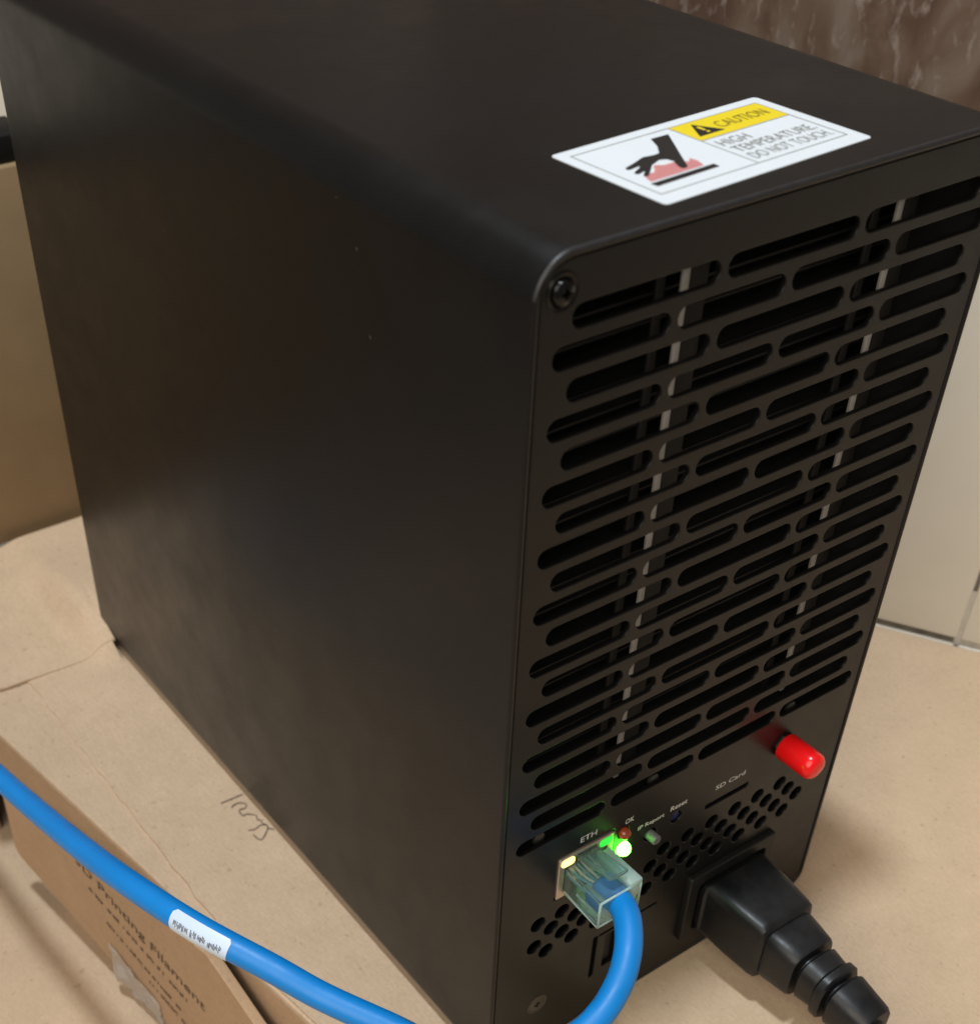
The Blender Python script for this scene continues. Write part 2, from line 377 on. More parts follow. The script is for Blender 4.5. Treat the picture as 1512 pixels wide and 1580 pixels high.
# paper-thin top flaps lying on the lid: seams where they end
def sheet(name, fn_inside, x0, x1, y0, y1, nx, ny, zf, th, mt, parent):
    bm = bmesh.new(); g = {}
    for i in range(nx + 1):
        for j in range(ny + 1):
            x, y = fn_inside(x0 + (x1 - x0) * i / nx, y0 + (y1 - y0) * j / ny)
            g[i, j] = (bm.verts.new((x, y, zf(x, y))), bm.verts.new((x, y, zf(x, y) - th)))
    for i in range(nx):
        for j in range(ny):
            bm.faces.new([g[a][0] for a in ((i, j), (i + 1, j), (i + 1, j + 1), (i, j + 1))])
            bm.faces.new([g[a][1] for a in ((i, j), (i, j + 1), (i + 1, j + 1), (i + 1, j))])
    for i in range(nx):
        for j, o in ((0, 1), (ny, -1)):
            bm.faces.new((g[i, j][0], g[i, j][1], g[i + 1, j][1], g[i + 1, j][0]))
    for j in range(ny):
        for i in (0, nx):
            bm.faces.new((g[i, j][0], g[i, j][1], g[i, j + 1][1], g[i, j + 1][0]))
    return bm_obj(name, bm, mt, parent, angle=40)
def ss(a, b, x):
    t = max(0, min(1, (x - a) / (b - a))); return t * t * (3 - 2 * t)
def jitter(x, y, a=.5): return a * (math.sin(y * .9) * .5 + math.sin(y * .37 + 1) + .6 * math.sin(y * 2.3))
def near_shape(x, y):
    k = (x - 60) / (-32.5 - 60)                        # 1 at the torn left edge
    f = max(0, k) ** 8
    return max(x + f * jitter(x, y, .22), edge_x(y) + .8), y
def hump(x, y):
    side = ss(-14, -2, x)
    return (6.0 * ss(203, 215, y) + 4.0 * ss(211, 232, y)) * side * (1 - .75 * ss(232, 285, y))
def near_z(x, y):
    return (hump(x, y) if x < -.9 else 0) - .28 * max(0, (x - 60) / (-32.5 - 60)) ** 14 + .25 * math.sin(y * .035 + x * .05) * (1 if x < -2 else 0) * min(1, abs(x + 2) / 8)
sheet('lid_flap', near_shape, -32.5, 60, 13.6, 217, 70, 90, near_z, .85, M['card'], cb)
def front_shape(x, y): return x, y
plate('lid_flap', [[(edge_x(-320) + 1, -320), (wall_x(-320) - 1.6, -320), (wall_x(210) - 1.6, 210), (62, 210), (62, 11.8), (edge_x(11.8) + 1, 11.8)]], .8, M['card'], cb, at_z(-.4), .1)
def far_z(x, y): return .42 + hump(x, y)
def far_shape(x, y):
    ys_ = 223.4 if x > -1.0 else 213.6 - 2.2 * (x + 33) / 32 + .12 * math.sin(x * .7)
    if -2.5 < x < -1.0: x = -1.1
    return x, ys_ + (y - 206.5) / (292 - 206.5) * (292 - ys_)
sheet('lid_flap', far_shape, -60, 34, 206.5, 292, 47, 50, far_z, .9, M['card'], cb)

# printed flap hanging askew in front of the side wall
P0 = E0 + EN * 6
FL = frame(P0, ED, (0, 0, 1))                             # x along the box edge towards the viewer, y up
FLO = FL.to_3x3() @ Vector((0, 0, 1)); fs = 1 if FLO.dot(EN) > 0 else -1
fp = [(2.4, -21.2), (-1.0, -50.0), (.5, -52.6), (4, -53.8), (82.5, -66.2), (116, -71.4), (300, -71.4), (300, -70), (139, -14.5), (118.7, -1.0)]
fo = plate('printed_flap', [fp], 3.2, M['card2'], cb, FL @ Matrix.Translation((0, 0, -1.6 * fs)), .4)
t0 = Vector((46.9, -21.4, 0)); t1 = Vector((111.7, -35.4, 0))
def tf(p, q, dz=0): return FL @ Matrix.Translation((p[0], p[1], dz * fs)) @ Matrix.Rotation(math.atan2(q[1] - p[1], q[0] - p[0]), 4, 'Z')
text('flap_text', '3D Printing Filament', 66.3, 6.2, tf(t0, t1, .1), M['ink'], fo, .02, .05)
bm = bmesh.new(); lines = []
def glyphs(x0, x1, y, h, dens=1.0):
    x = x0
    while x < x1:
        for _ in range(random.choice((3, 5, 6, 8))):
            k = random.random(); w_ = h * random.uniform(.35, .6)
            if k < .35: lines.append([(x, y), (x, y + h * random.choice((.65, 1)))])
            elif k < .8: lines.append([(x, y + h * .1), (x + w_ * .5, y), (x + w_, y + h * .3), (x + w_ * .5, y + h * .66), (x, y + h * .4)])
            else: lines.append([(x, y), (x, y + h * .6), (x + w_ * .8, y + h * .6), (x + w_ * .8, y)])
            x += w_ * 1.5
            if x > x1: break
        x += h * .6
for (pa, pb, h) in (((52.5, -28.5), (104.3, -39.6), 2.2), ((59.2, -39.6), (97, -48.6), 2.0), ((80, -50.6), (101, -55.6), 2.6)):
    lines = []; L = math.dist(pa, pb); glyphs(0, L, 0, h)
    strokes(bm, lines, tf(pa, pb, .1), .5, .03 * fs)
bm_obj('small_print', bm, M['ink'], fo)
# crumpled clear tape on the flap's lower edge
bm = bmesh.new(); g = {}
for i in range(15):
    for j in range(9):
        x = 58 + 26 * i / 14; y = -66.5 - 1.9 * i / 14 + 17 * (j / 8) * (1 - .35 * i / 14)
        z = .4 + .7 * abs(math.sin(i * .8 + j * .6) * math.sin(j * 1.1 + i * .3)) + 2.2 * math.exp(-((i - 2) ** 2 + (j - 2) ** 2) / 3)
        g[i, j] = bm.verts.new(FL @ Vector((x, y, z * fs)))
for i in range(14):
    for j in range(8): bm.faces.new((g[i, j], g[i + 1, j], g[i + 1, j + 1], g[i, j + 1]))
ta = bm_obj('clear_tape', bm, M['tape'], cb)
# handwriting on the lid beside the machine
hw = [[(-8.49, 124.45), (-5.68, 124.26), (-1.12, 124.04)], [(-6.79, 120.9), (-5.9, 121.45), (-4.11, 121.52), (-2.92, 120.53), (-2.59, 119.41), (-3.59, 118.34), (-4.93, 118.7), (-5.8, 117.85), (-5.69, 116.02), (-4.29, 115.76), (-2.53, 114.09)], [(-2.26, 113.89), (-2.94, 112.05), (-2.35, 111.06), (-2.52, 109.44), (-1.93, 108.46)], [(-7.42, 109.61), (-5.75, 108.86), (-3.36, 109.32), (-1.93, 108.46), (-2.23, 106.95), (-3.47, 105.83), (-5.57, 104.2), (-6.75, 104.47), (-7.18, 107.03)], [(-2.37, 107.05), (-0.97, 105.49)]]
bm = bmesh.new(); strokes(bm, hw, at_z(.25), .42, .1)
bm_obj('handwriting', bm, M['pen'], cb)

rb = empty('cardboard_box', 'plain brown cardboard box standing in shade behind the machine, black strip on its top', 'box')
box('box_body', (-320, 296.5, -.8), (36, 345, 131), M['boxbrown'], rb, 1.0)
bs = bm_obj('black_tray', (lambda b: (add_box(b, (-320, 298, 131.1), (34, 316, 139.6), .8), b)[1])(bmesh.new()), M['black'], None, angle=50)
bs['label'] = 'flat black tray edge lying on top of the shaded brown box at far left'; bs['category'] = 'tray'

# ------------------------------------------------------------------ the machine
W, H, D = 112.0, 205.9, 219.0
mc = empty('mining_machine', 'black metal computer case with slotted rear panel and a caution sticker on top', 'computer')
SH = FRONT @ Matrix.Translation((0, 0, -(D - .6) / 2))
outer = rrect(-.9, W + .9, -.0, H + 1.3, (5.5, 5.5, 7.6, 7.6), 10); inner = rrect(.45, W - .45, 1.2, H - .1, (4.4, 4.4, 6.4, 6.4), 10)
sh = plate('shell', [outer, inner], D, M['shell'], mc, SH, .62, 35)
for v in sh.data.vertices:                                # the rear edge leans forward a little towards the top
    if v.co.y > .1: v.co.y += (222.8 - .052 * v.co.z / S - D) * S
sh.data.materials.append(mat('lit_rim', (.018, .018, .020), .42, 0, .6, noise=[(300, .3, 3)]))  # lighter colour on the upper bevel stands in for light from above
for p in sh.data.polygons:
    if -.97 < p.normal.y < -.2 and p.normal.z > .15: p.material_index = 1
# rear panel with every slot and hole cut through
po = rrect(.62, W - .62, .3, H - .2, (5, 5, 6.3, 6.3), 8)
holes = []
aL, aR, bL, bR, g = 7.2, 6.8, 3.75, 3.26, 1.65
for row in range(20):
    zc = H - 9.72 - row * 6.18
    a, b, n = (aL, aR, 3) if row % 2 == 0 else (bL, bR, 4)
    Ls = (W - a - b - (n - 1) * g) / n
    for k in range(n):
        x0 = a + k * (Ls + g); holes.append(stadium(x0, x0 + Ls, zc - 2.02, zc + 2.02))
def hexrow(xs, z, r=2.15): 
    for x in xs: holes.append(circ(x, z, r, 18))
hexrow([51, 59, 67, 75, 83, 91], 51.3); hexrow([47.2, 55, 63, 71, 79, 87, 95], 47.4)
hexrow([51.2, 58.9, 67, 75, 83, 91, 99], 43.4); hexrow([47, 54.9, 62.8, 70.8, 78.9, 87, 94.9], 39.4)
hexrow([12, 19.2, 27, 35], 49.4); hexrow([16.2, 23.4, 31.2, 39], 45.5); hexrow([11.4, 19.9, 26.6, 34.5, 42.5], 41.6); hexrow([15.2, 23.2, 31, 39], 37.7)
JX0, JX1, JZ0, JZ1 = 16.4, 32.6, 55.4, 68.6
holes.append(rrect(JX0 - .35, JX1 + .35, JZ0 - .35, JZ1 + .35, .4, 2))
holes.append(rrect(63.4, 78.1, 57.5, 59.1, .5, 3))        # memory-card slot
holes.append(circ(53.4, 60.9, 1.8, 18))                    # reset hole
holes.append(circ(45.2, 59.7, 2.0, 18))                    # report button
holes.append(circ(35.9, 66.1, 1.75, 18)); holes.append(circ(34.9, 62.2 - .4, 1.75, 18)) if False else None
holes.append(rrect(64.0, 92.0, 10.5, 32.5, .5, 3))         # inlet
holes.append(rrect(31.0, 32.5, 15.4, 31.2, .3, 2)); holes.append(rrect(32.9, 52.4, 30.5, 31.2, .3, 2))   # knock-out outline
holes.append(rrect(35.2, 38.8, 17.0, 29.6, .4, 2)); holes.append(rrect(40.4, 42.6, 17.0, 29.6, .4, 2))
pn = plate('rear_panel', [po] + holes, 1.2, M['panel'], mc, FRONT @ Matrix.Translation((0, 0, -.6)), .22, 35)
# dark inside: liner, brackets with bare edges, fan frame edges, fins
bm = bmesh.new()
add_box(bm, (.8, 60, 1.5), (W - .8, 61, H - 9)); add_box(bm, (8, 60, H - 9), (W - 8, 61, H - .8)); add_box(bm, (.8, 1.4, 1.5), (1.2, 60, H - 9)); add_box(bm, (W - 1.2, 1.4, 1.5), (W - .8, 60, H - 9)); add_box(bm, (6, 1.4, H - 1.0), (W - 6, 60, H - .6)); add_box(bm, (6, 1.4, 1.3), (W - 6, 60, 1.6)); add_box(bm, (1.2, 2.6, 70.5), (W - 1.2, 60, 71.5))
bm_obj('inner_liner', bm, M['inside'], mc)
for x in (38.2, 92.4):
    br = box('bracket', (x + 2.0, 9.0, 76), (x + 7.5, 9.8, H - 6), M['plate'], mc, .15)
    box('bracket_edge', (x, 7.6, 76), (x + 1.55, 8.4, H - 6), M['lip'], br, .2)
    box('bracket_web', (x - 2.6, 11, 76), (x - .6, 11.8, H - 6), M['plate'], br, .15)
for k in range(24):
    z = 80 + 5.05 * k
    box('cooling_fin', (2, 16, z), (W - 2, 55, z + .6), M['inside'], mc)
for (x, z, ph) in ((11.8, 76.6, 0), (45.5, 75.9, 1), (90.5, 75.6, 2)):
    bm = bmesh.new(); lathe(bm, [(0, 1.7), (.6, 1.7), (1.0, 1.2), (1.2, .2)], (x, 2.6, z), (0, -1, 0), 14)
    bm_obj('inner_screw', bm, M['screwgrey'], mc, angle=40)
# screws
def screw(name, x, z, r, y, mt, dome):
    bm = bmesh.new()
    lathe(bm, [(-.9, r), (0, r), (dome * .55, r * .86), (dome * .9, r * .5), (dome, r * .42)], (x, y, z), (0, -1, 0), 28, cap=False)
    # cross recess: the top disc is cut into four lobes standing round a sunk cross
    n = 28; rr = r * .42
    for q in range(4):
        a0 = q * math.pi / 2 + .25; pts = [(x + rr * .28 * math.cos(a0 + .53) * 1.6, z + rr * .28 * math.sin(a0 + .53) * 1.6)]
        for i in range(7):
            a = a0 + (math.pi / 2 - .5) * i / 6; pts.append((x + rr * 1.02 * math.cos(a), z + rr * 1.02 * math.sin(a)))
        f = [bm.verts.new((p[0], y - dome, p[1])) for p in pts]; bm.faces.new(f)
        f2 = [bm.verts.new((p[0], y + .4, p[1])) for p in pts]
        for i in range(len(f)): bm.faces.new((f[i], f[(i + 1) % len(f)], f2[(i + 1) % len(f)], f2[i]))
    lathe(bm, [(0, rr), (.02, rr)], (x, y + .5, z), (0, -1, 0), 20)
    return bm_obj(name, bm, mt, mc, angle=30)
s1 = screw('corner_screw', 4.75, 200.9, 2.25, -.12, M['screw'], 1.0)
bm = bmesh.new(); lathe(bm, [(-.05, 3.2), (.12, 3.2), (.30, 3.0), (.30, 2.6), (.05, 2.3)], (4.75, 0, 200.9), (0, -1, 0), 28, cap=False)
bm_obj('screw_washer', bm, M['screw'], s1, angle=40)
s2 = screw('flush_screw', 14.0, 17.5, 2.5, -.02, M['screwgrey'], .22)
bm = bmesh.new(); lathe(bm, [(0.0, 3.1), (.10, 3.1), (.12, 2.75), (.02, 2.6)], (14.0, 0, 17.5), (0, -1, 0), 28, cap=False)
bm_obj('screw_rim', bm, M['screwgrey'], s2, angle=40)
# lamps and buttons
def dome(name, x, z, r, L, mt, tilt=0.0):
    bm = bmesh.new(); pr = [(-1.0, r), (L - r, r)] + [(L - r + r * math.sin(a), r * math.cos(a)) for a in (.25, .5, .75, 1.0, 1.25, 1.45)]
    lathe(bm, pr, (x, 0, z), (0, -1, 0), 20); return bm_obj(name, bm, mt, mc, smooth=True)
dome('red_lamp', 35.9, 66.0, 1.6, 1.9, M['ledred'])
dome('green_lamp', 36.0, 61.0, 1.9, 2.4, M['ledgreen'])
bt = bmesh.new(); lathe(bt, [(-1.5, 1.35), (2.2, 1.35), (2.5, 1.1), (2.5, .05)], (45.2, 0, 59.7), (0, -1, 0), 20); bm_obj('report_button', bt, mat('grey_button', (.13, .13, .135), .35), mc, angle=40)
bt = bmesh.new(); lathe(bt, [(-1.5, 1.5), (-.7, 1.5), (-.6, 1.2)], (53.4, 0, 60.9), (0, -1, 0), 20); bm_obj('reset_button', bt, M['blueplastic'], mc, angle=40)
box('card_slot', (63.0, 1.3, 57.2), (78.4, 6, 59.4), M['blueplastic'], mc)
box('port_backing', (30.5, 1.3, 15.0), (53, 2.2, 31.8), M['hole'], mc)
def ftext(name, s, x0, x1, z0, h, parent=None):
    return text(name, s, x1 - x0, h, FRONT @ Matrix.Translation((x0, z0, 0)), M['silk'], parent or mc, .05, .12)
ftext('panel_text', 'ETH', 22.4, 27.2, 70.6, 1.75); ftext('panel_text', 'OK', 36.0, 38.7, 68.5, 1.6)
ftext('panel_text', 'IP Report', 40.6, 48.9, 63.4, 1.7); ftext('panel_text', 'Reset', 50.8, 56.2, 64.2, 1.6); ftext('panel_text', 'SD Card', 65.8, 75.8, 62.9, 1.5)
# network socket
jk = plate('network_socket', [rrect(JX0, JX1, JZ0, JZ1, .3, 2), [(18.2, 57.2), (30.8, 57.2), (30.8, 65.2), (27.6, 65.2), (27.6, 67.6), (21.4, 67.6), (21.4, 65.2), (18.2, 65.2)]], 3.0, M['metal'], mc, FRONT @ Matrix.Translation((0, 0, -1.1)), .2)
box('socket_inside', (17, 2.8, 56), (32, 12, 68), M['hole'], jk)
for x0, mm in ((17.0, 'led_y'), (28.2, 'led_g')):
    plate('socket_lamp', [rrect(x0, x0 + 3.9, 65.7, 68.0, 1.0, 4)], .9, M[mm], jk, FRONT @ Matrix.Translation((0, 0, .25)), .3)
# mains inlet
il = plate('mains_inlet', [rrect(62.2, 93.2, 9.3, 33.7, 1.0, 3), rrect(66.0, 90.0, 12.0, 29.8, 1.5, 3)], 2.6, M['black'], mc, FRONT @ Matrix.Translation((0, 0, .4)), .4)
box('inlet_inside', (65, 1.3, 11), (91, 16, 31), M['hole'], il)
# antenna connector
bm = bmesh.new(); lathe(bm, [(-1, 3.3), (.6, 3.3), (.8, 3.0), (.8, 2.4), (4, 2.4)], (88.4, 0, 66.2), (0, -1, 0), 6)
bm_obj('antenna_nut', bm, M['brass'], mc, angle=30)

# caution sticker on the top face
ZT = H + 1.3
ca = math.radians(3.1); L0 = Vector((28.65, 4.34, 0))
LB = Matrix.Translation((L0.x, L0.y, ZT)) @ Matrix.Rotation(ca, 4, 'Z')
LI = (Matrix.Translation((L0.x, L0.y, 0)) @ Matrix.Rotation(ca, 4, 'Z')).inverted()
def lc(pts): return [tuple((LI @ Vector((x, y, 0)))[:2]) for x, y in pts]
LW, LH = 50.9, 27.0
st = plate('caution_sticker', [rrect(0, LW, 0, LH, .9, 4)], .12, M['white'], mc, LB @ Matrix.Translation((0, 0, .07)), 0)
def on(z): return LB @ Matrix.Translation((0, 0, z))
bx0, bx1, by0, by1 = 2.35, LW - 2.5, 3.4, LH - 2.35
fr = [(bx0, by0), (bx1, by0), (bx1, by1), (bx0, by1)]; q = .24
fr2 = [(bx0 + q, by0 + q), (bx1 - q, by0 + q), (bx1 - q, by1 - q), (bx0 + q, by1 - q)]
plate('printed_border', [fr, fr2], .04, M['greyprint'], st, on(.17), 0)
dvx = 25.6; yb = by1 - 8.0
plate('yellow_field', [[(dvx, yb), (bx1 - q, yb), (bx1 - q, by1 - q), (dvx, by1 - q)]], .04, M['yellow'], st, on(.16), 0)
plate('printed_line', [[(dvx - q, by0 + q), (dvx, by0 + q), (dvx, by1 - q), (dvx - q, by1 - q)]], .04, M['greyprint'], st, on(.165), 0)
plate('printed_line', [[(dvx, yb - q), (bx1 - q, yb - q), (bx1 - q, yb), (dvx, yb)]], .04, M['greyprint'], st, on(.165), 0)
ty0 = yb + 1.5; tx0 = dvx + 1.3
plate('warning_triangle', [[(tx0, ty0), (tx0 + 6.3, ty0), (tx0 + 3.15, ty0 + 5.2)]], .04, M['blackprint'], st, on(.20), 0)
plate('exclamation_mark', [[(tx0 + 2.9, ty0 + 1.75), (tx0 + 3.4, ty0 + 1.75), (tx0 + 3.55, ty0 + 3.6), (tx0 + 2.75, ty0 + 3.6)]], .04, M['yellow'], st, on(.24), 0)
plate('exclamation_mark', [circ(tx0 + 3.15, ty0 + 1.0, .36, 10)], .04, M['yellow'], st, on(.24), 0)
def ltext(s, x, y, w_, h, mt, b=-.09): return text('sticker_text', s, w_, h, on(.0) @ Matrix.Translation((x, y, 0)), mt, st, .235, b)
ltext('CAUTION', tx0 + 6.7, ty0 + .9, 12.6, 2.9, M['darkyellow'], -.05)
ltext('HIGH', dvx + 1.3, yb - 4.3, 7.2, 2.7, M['greyprint'])
ltext('TEMPERATURE.', dvx + 1.3, yb - 7.9, 20.0, 2.7, M['greyprint'])
ltext('DO NOT TOUCH.', dvx + 1.3, yb - 11.6, 20.0, 2.7, M['greyprint'])
hand = [(46.68, 27.8), (50.76, 27.89), (47.9, 23.05), (45.16, 18.51), (42.94, 14.73), (42.2, 14.3), (41.5, 14.61), (41.65, 15.61), (42.72, 17.9), (42.26, 19.13), (41.06, 19.55), (38.45, 18.42), (34.78, 15.12), (34.13, 15.0), (33.9, 15.5), (35.67, 17.07), (33.78, 16.5), (33.4, 17.0), (33.72, 17.49), (35.89, 18.59), (36.3, 19.22), (33.9, 18.8), (33.5, 19.2), (33.78, 19.76), (36.22, 20.59), (39.51, 21.93), (41.91, 21.65), (43.17, 21.87), (45.22, 24.59)]
plate('hand_pictogram', [lc(hand)], .04, M['blackprint'], st, on(.20), 0)
plate('hot_surface_bar', [lc([(32.58, 12.23), (47.28, 13.1), (47.32, 11.77), (32.84, 10.83)])], .04, M['blackprint'], st, on(.20), 0)
# red heat haze drawn as fine hatching, clipped to its outline
red = lc([(33.9, 15.4), (33.07, 12.77), (45.44, 13.43), (46.15, 15.58), (45.86, 17.37), (44.6, 16.2), (43.4, 17.4), (40.07, 17.32), (38.6, 18.2), (36.59, 15.8)])
def inside(x, y, poly):
    c = False
    for (x1, y1), (x2, y2) in zip(poly, poly[1:] + poly[:1]):
        if (y1 > y) != (y2 > y) and x < (x2 - x1) * (y - y1) / (y2 - y1) + x1: c = not c
    return c
bm = bmesh.new(); xa = min(p[0] for p in red); xb = max(p[0] for p in red)
for i in range(34):
    y = min(p[1] for p in red) + .15 + i * .185
    x = xa; run = None
    while x < xb + .2:
        ins = inside(x, y, red)
        if ins and run is None: run = x
        if not ins and run is not None:
            vs = [bm.verts.new(on(.185) @ Vector(v)) for v in ((run, y, 0), (x, y, 0), (x, y + .105, 0), (run, y + .105, 0))]; bm.faces.new(vs); run = None
        x += .12
bm_obj('heat_hatching', bm, M['pink'], st)

# ------------------------------------------------------------------ red cap on the antenna connector
bm = bmesh.new()
lathe(bm, [(.7, 3.5), (.9, 3.65), (8.9, 3.6), (10.2, 3.45), (11.0, 2.9), (11.4, 1.8), (11.5, .1)], (88.4, 0, 66.2), (0, -1, 0), 40)
rc = bm_obj('antenna_cap', bm, M['red'], angle=50)
rc['label'] = 'glossy red rubber cap on the antenna connector of the black panel'; rc['category'] = 'cap'

# ------------------------------------------------------------------ network cable
nc = empty('network_cable', 'bright blue network cable with clear plug, curving from the panel to the left edge', 'cable')
path = catmull([(24.2, -7, 61.2), (23.8, -13, 61.9), (22.2, -17.2, 62.2), (19.5, -21.1, 61.6), (16.2, -24.6, 60.2), (11.7, -27.7, 57.6), (5.3, -30.0, 54.6), (-1.7, -30.3, 51.8), (-10.4, -28.1, 49.8), (-18.2, -23.9, 49.3), (-27.0, -15.9, 50.2), (-33.6, -5.6, 52.5), (-42.0, 6.6, 56.0), (-48.3, 17.2, 59.6), (-57.0, 35.3, 62.0), (-61.7, 59.1, 57.3), (-63.3, 83.9, 48.2), (-64.3, 114.3, 36.9), (-65.8, 141.1, 29.4), (-67.5, 169.7, 23.3), (-69.3, 217.4, 18.7), (-74, 270, 10), (-90, 330, -10)], 10)
R0 = 3.15
bm = bmesh.new(); sweep(bm, path, R0, 28)
bm_obj('cable_jacket', bm, M['blue'], nc, smooth=True)
# maker's print along the jacket, too small to read
# white tag wrapped over the upper left of the jacket
def nearest(p): return min(range(len(path)), key=lambda i: (path[i] - Vector(p)).length)
def proj(p):
    v = p - CAM; z = v.dot(RZ); return 680.46 + 2044.09 * v.dot(RX) / z, 1232.43 + 2044.09 * v.dot(RY) / z
ia = min(range(len(path)), key=lambda i: abs(proj(path[i])[0] - 279) + (0 if path[i].y > 0 else 9999)); ib = min(range(len(path)), key=lambda i: abs(proj(path[i])[0] - 366) + (0 if path[i].y > 0 else 9999))
i0, i1 = min(ia, ib), max(ia, ib)
seg = path[i0:i1 + 1]
# resample and wrap
def wrap(bm, seg, r, a0, a1, n=10, u0=0, u1=1, k=24, rnd=.9):
    cum = [0]
    for a, b in zip(seg, seg[1:]): cum.append(cum[-1] + (b - a).length)
    T = cum[-1]
    def at(u):
        d = max(0, min(.99999, u)) * T
        for i in range(len(cum) - 1):
            if cum[i + 1] >= d:
                f = (d - cum[i]) / (cum[i + 1] - cum[i]); t = (seg[i + 1] - seg[i]).normalized(); return seg[i].lerp(seg[i + 1], f), t
    grid = []
    for i in range(k + 1):
        u = u0 + (u1 - u0) * i / k; p, t = at(u)
        view = (CAM - p).normalized(); view = (view - t * view.dot(t)).normalized(); side = t.cross(view)
        e = min(u - u0, u1 - u) * T; cut = 0 if e > rnd else rnd - math.sqrt(max(0, rnd * rnd - (rnd - e) ** 2))
        b0 = a0 + cut / r; b1 = a1 - cut / r
        grid.append([bm.verts.new(p + (view * math.cos(b0 + (b1 - b0) * j / n) + side * math.sin(b0 + (b1 - b0) * j / n)) * r) for j in range(n + 1)])
    for a, b in zip(grid, grid[1:]):
        for j in range(n): bm.faces.new((a[j], a[j + 1], b[j + 1], b[j]))
    return at, T
path_dir = proj(seg[-1])[0] - proj(seg[0])[0]
# angle 0 faces the viewer; positive angle = t x view; the tag covers the side nearer the lower edge of the picture
t_mid = (seg[len(seg) // 2 + 1] - seg[len(seg) // 2 - 1]).normalized(); pm = seg[len(seg) // 2]
vm = (CAM - pm).normalized(); sd_ = t_mid.cross(vm); low_sign = 1 if proj(pm + sd_)[1] > proj(pm)[1] else -1
a0, a1 = (-.42, 1.75) if low_sign > 0 else (-1.75, .42)
bm = bmesh.new(); at_, T_ = wrap(bm, seg, R0 + .12, a0, a1)
tg = bm_obj('cable_tag', bm, M['tag'], nc, smooth=True)
bm = bmesh.new(); rnd = random.Random(4)
u = .10
while u < .90:                                          # tiny illegible printing along the tag
    if not (.30 < u < .34 or .46 < u < .485 or .60 < u < .64):
        for _ in range(2):
            c0 = .40 + rnd.random() * .28; hgt = .10 + .14 * rnd.random()
            if low_sign < 0: c0 = -c0 - hgt
            wrap(bm, seg, R0 + .19, c0, c0 + hgt * 1.6, 2, u, u + .012, 1, 0)
    u += .021
bm_obj('tag_print', bm, M['tagink'], tg)
bm = bmesh.new(); sg = path[40:112]; u = .02
while u < .98:
    if rnd.random() < .8: wrap(bm, sg, R0 + .03, 1.02 + .1 * rnd.random(), 1.25 + .12 * rnd.random(), 2, u, u + .004, 1, 0)
    u += .009 if rnd.random() < .85 else .03
bm_obj('jacket_print', bm, M['tagink'], nc)
# clear plug
pb = bmesh.new()
def hexa(bm, f, b):                                     # frustum between rectangle f (at y0) and b (at y1)
    (y0, xa, xb, za, zb), (y1, xc, xd, zc, zd) = f, b
    vs = [bm.verts.new(v) for v in ((xa, y0, za), (xb, y0, za), (xb, y0, zb), (xa, y0, zb), (xc, y1, zc), (xd, y1, zc), (xd, y1, zd), (xc, y1, zd))]
    for fc in ((0, 1, 2, 3), (7, 6, 5, 4), (0, 4, 5, 1), (1, 5, 6, 2), (2, 6, 7, 3), (3, 7, 4, 0)): bm.faces.new([vs[i] for i in fc])
    return vs
hexa(pb, (3.0, 18.7, 30.3, 57.4, 65.0), (-13.2, 17.6, 29.7, 57.0, 65.2))
bmesh.ops.bevel(pb, geom=list(pb.edges), offset=.5, segments=2, affect='EDGES')
pl_ = bm_obj('plug_body', pb, M['clear'], nc, angle=40)
pb = bmesh.new(); hexa(pb, (2.0, 21.6, 27.4, 65.6, 66.6), (-11.5, 22.0, 27.0, 68.2, 69.4)); bmesh.ops.bevel(pb, geom=list(pb.edges), offset=.3, segments=2, affect='EDGES')
bm_obj('latch', pb, M['clear'], pl_, angle=40)
pb = bmesh.new(); add_box(pb, (20.4, -12.6, 57.3), (28.0, -4.5, 59.2), .3)
bm_obj('strain_wedge', pb, M['milky'], pl_, angle=40)
for (xa, ya, za, xb, yb, zb) in ((18.6, -1.0, 57.3, 18.3, -13.0, 56.9), (18.5, -5.0, 60.6, 18.3, -12.9, 60.6), (30.1, -4.0, 62.5, 29.9, -12.9, 62.5), (21.5, -9.0, 57.2, 28.0, -12.5, 57.2)):
    bm = bmesh.new(); sweep(bm, [Vector((xa, ya, za)), Vector((xa * .5 + xb * .5, ya * .5 + yb * .5, za * .5 + zb * .5)), Vector((xb, yb, zb))], .55, 8)
    bm_obj('side_rib', bm, M['milky'], pl_, smooth=True)
box('latch_guard', (26.4, -13.3, 61.0), (30.2, -1.5, 66.2), M['milky'], pl_, .5)
fr_ = [Vector(v) for v in ((17.9, -13.1, 57.2), (29.7, -13.1, 57.2), (29.7, -13.1, 65.0), (17.9, -13.1, 65.0))]
bm = bmesh.new()
for a_, b_ in zip(fr_, fr_[1:] + fr_[:1]): sweep(bm, [a_, (a_ + b_) / 2, b_], .32, 8, up0=Vector((0, 1, 0)))
bm_obj('rear_rim', bm, M['milky'], pl_, smooth=True)
for k in range(8):
    x = 20.4 + k * 1.08
    bm = bmesh.new(); sweep(bm, catmull([(x, .5, 62.6), (x, -4, 62.3), (24.2 + (x - 24.2) * .5, -8.5, 61.6), (24.2 + (x - 24.2) * .4, -10.5, 61.3)], 4), .42, 8)
    bm_obj('wire', bm, (M['wire'], M['wire2'])[k % 2], pl_, smooth=True)
    box('contact', (x - .16, .2, 62.9), (x + .16, 2.9, 64.8), M['copper'], pl_)

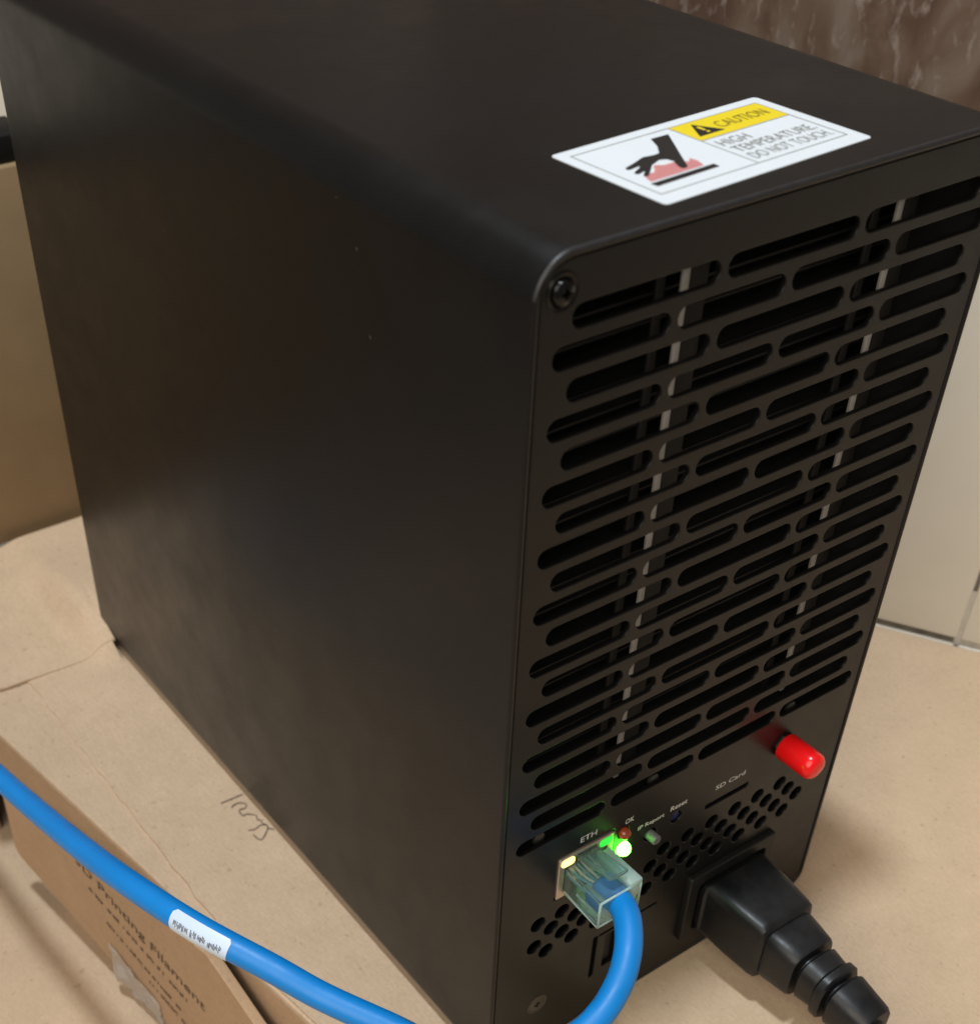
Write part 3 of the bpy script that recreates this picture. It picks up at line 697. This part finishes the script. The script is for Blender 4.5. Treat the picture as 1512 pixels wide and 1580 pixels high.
# ------------------------------------------------------------------ power cord
pw = empty('power_cord', 'black rubber power cord plugged into the panel at lower right', 'power cord')
def superrect(bm, secs, n=32, e=5.0):
    """secs = [(y, cx, cz, half width, half height, exponent)] along -Y"""
    rings = []
    for (y, cx, cz, a, b, ex) in secs:
        ring = []
        for i in range(n):
            t = 2 * math.pi * i / n; c, s_ = math.cos(t), math.sin(t)
            ring.append(bm.verts.new((cx + a * math.copysign(abs(c) ** (2 / ex), c), y, cz + b * math.copysign(abs(s_) ** (2 / ex), s_))))
        rings.append(ring)
    for a, b in zip(rings, rings[1:]):
        for i in range(n): bm.faces.new((a[i], a[(i + 1) % n], b[(i + 1) % n], b[i]))
    bm.faces.new(rings[0]); bm.faces.new(rings[-1])
bm = bmesh.new()
cx = 78.0
superrect(bm, [(-1.2, cx, 20.6, 11.2, 8.6, 7), (-2.8, cx, 20.3, 11.3, 9.6, 7), (-3.4, cx, 20.2, 10.7, 10.1, 7), (-12, cx, 19.6, 10.5, 10.0, 7), (-20.0, cx, 19.0, 9.7, 10.0, 7), (-21.6, cx, 18.9, 9.5, 9.6, 7), (-22.4, cx, 18.8, 8.6, 8.8, 6)], 48)
pgb = bm_obj('plug_body', bm, M['rubber'], pw, angle=38)
bm = bmesh.new(); superrect(bm, [(-22.0, cx, 18.5, 8.16, 8.27, 5), (-23.5, cx, 18.4, 8.37, 8.48, 5), (-31.0, cx, 17.9, 7.74, 7.95, 4), (-31.7, cx, 17.9, 7.31, 7.53, 4), (-31.8, cx, 17.8, 4.88, 4.88, 2.5), (-33.0, cx, 17.7, 4.88, 4.88, 2.5)], 40)
bm_obj('plug_neck', bm, M['rubber'], pgb, angle=38)
bm = bmesh.new(); superrect(bm, [(-32.9, cx, 17.7, 4.88, 4.88, 2.5), (-32.95, cx, 17.7, 6.36, 6.57, 3.2), (-33.5, cx, 17.7, 6.89, 7.00, 3.2), (-38.0, cx, 17.4, 6.36, 6.57, 3), (-38.8, cx, 17.3, 7.31, 7.42, 3), (-40.6, cx, 17.2, 7.31, 7.42, 3), (-41.2, cx, 17.1, 6.78, 6.78, 3), (-41.3, cx, 17.1, 4.45, 4.45, 2.3), (-42.4, cx, 17.0, 4.45, 4.45, 2.3)], 40)
bm_obj('relief_ring', bm, M['rubber'], pgb, angle=38)
bm = bmesh.new(); superrect(bm, [(-42.35, cx, 17.0, 4.45, 4.45, 2.3), (-42.4, cx, 17.0, 6.15, 6.36, 3.2), (-43.2, cx, 17.0, 6.68, 6.78, 3.2), (-52.6, cx, 16.2, 5.72, 5.83, 3), (-53.6, cx, 16.1, 5.19, 5.30, 3), (-53.8, cx, 16.0, 3.60, 3.60, 2)], 40)
bm_obj('relief_sleeve', bm, M['rubber'], pgb, angle=38)
bm = bmesh.new(); sweep(bm, catmull([(cx, -52, 16), (cx, -58, 14.6), (cx + .5, -70, 9), (cx + 2, -90, 4.2), (cx + 4, -130, 3.6), (cx - 4, -190, 3.6), (cx - 20, -260, 3.6)], 8), 3.2, 20)
bm_obj('cord', bm, M['rubber'], pw, smooth=True)
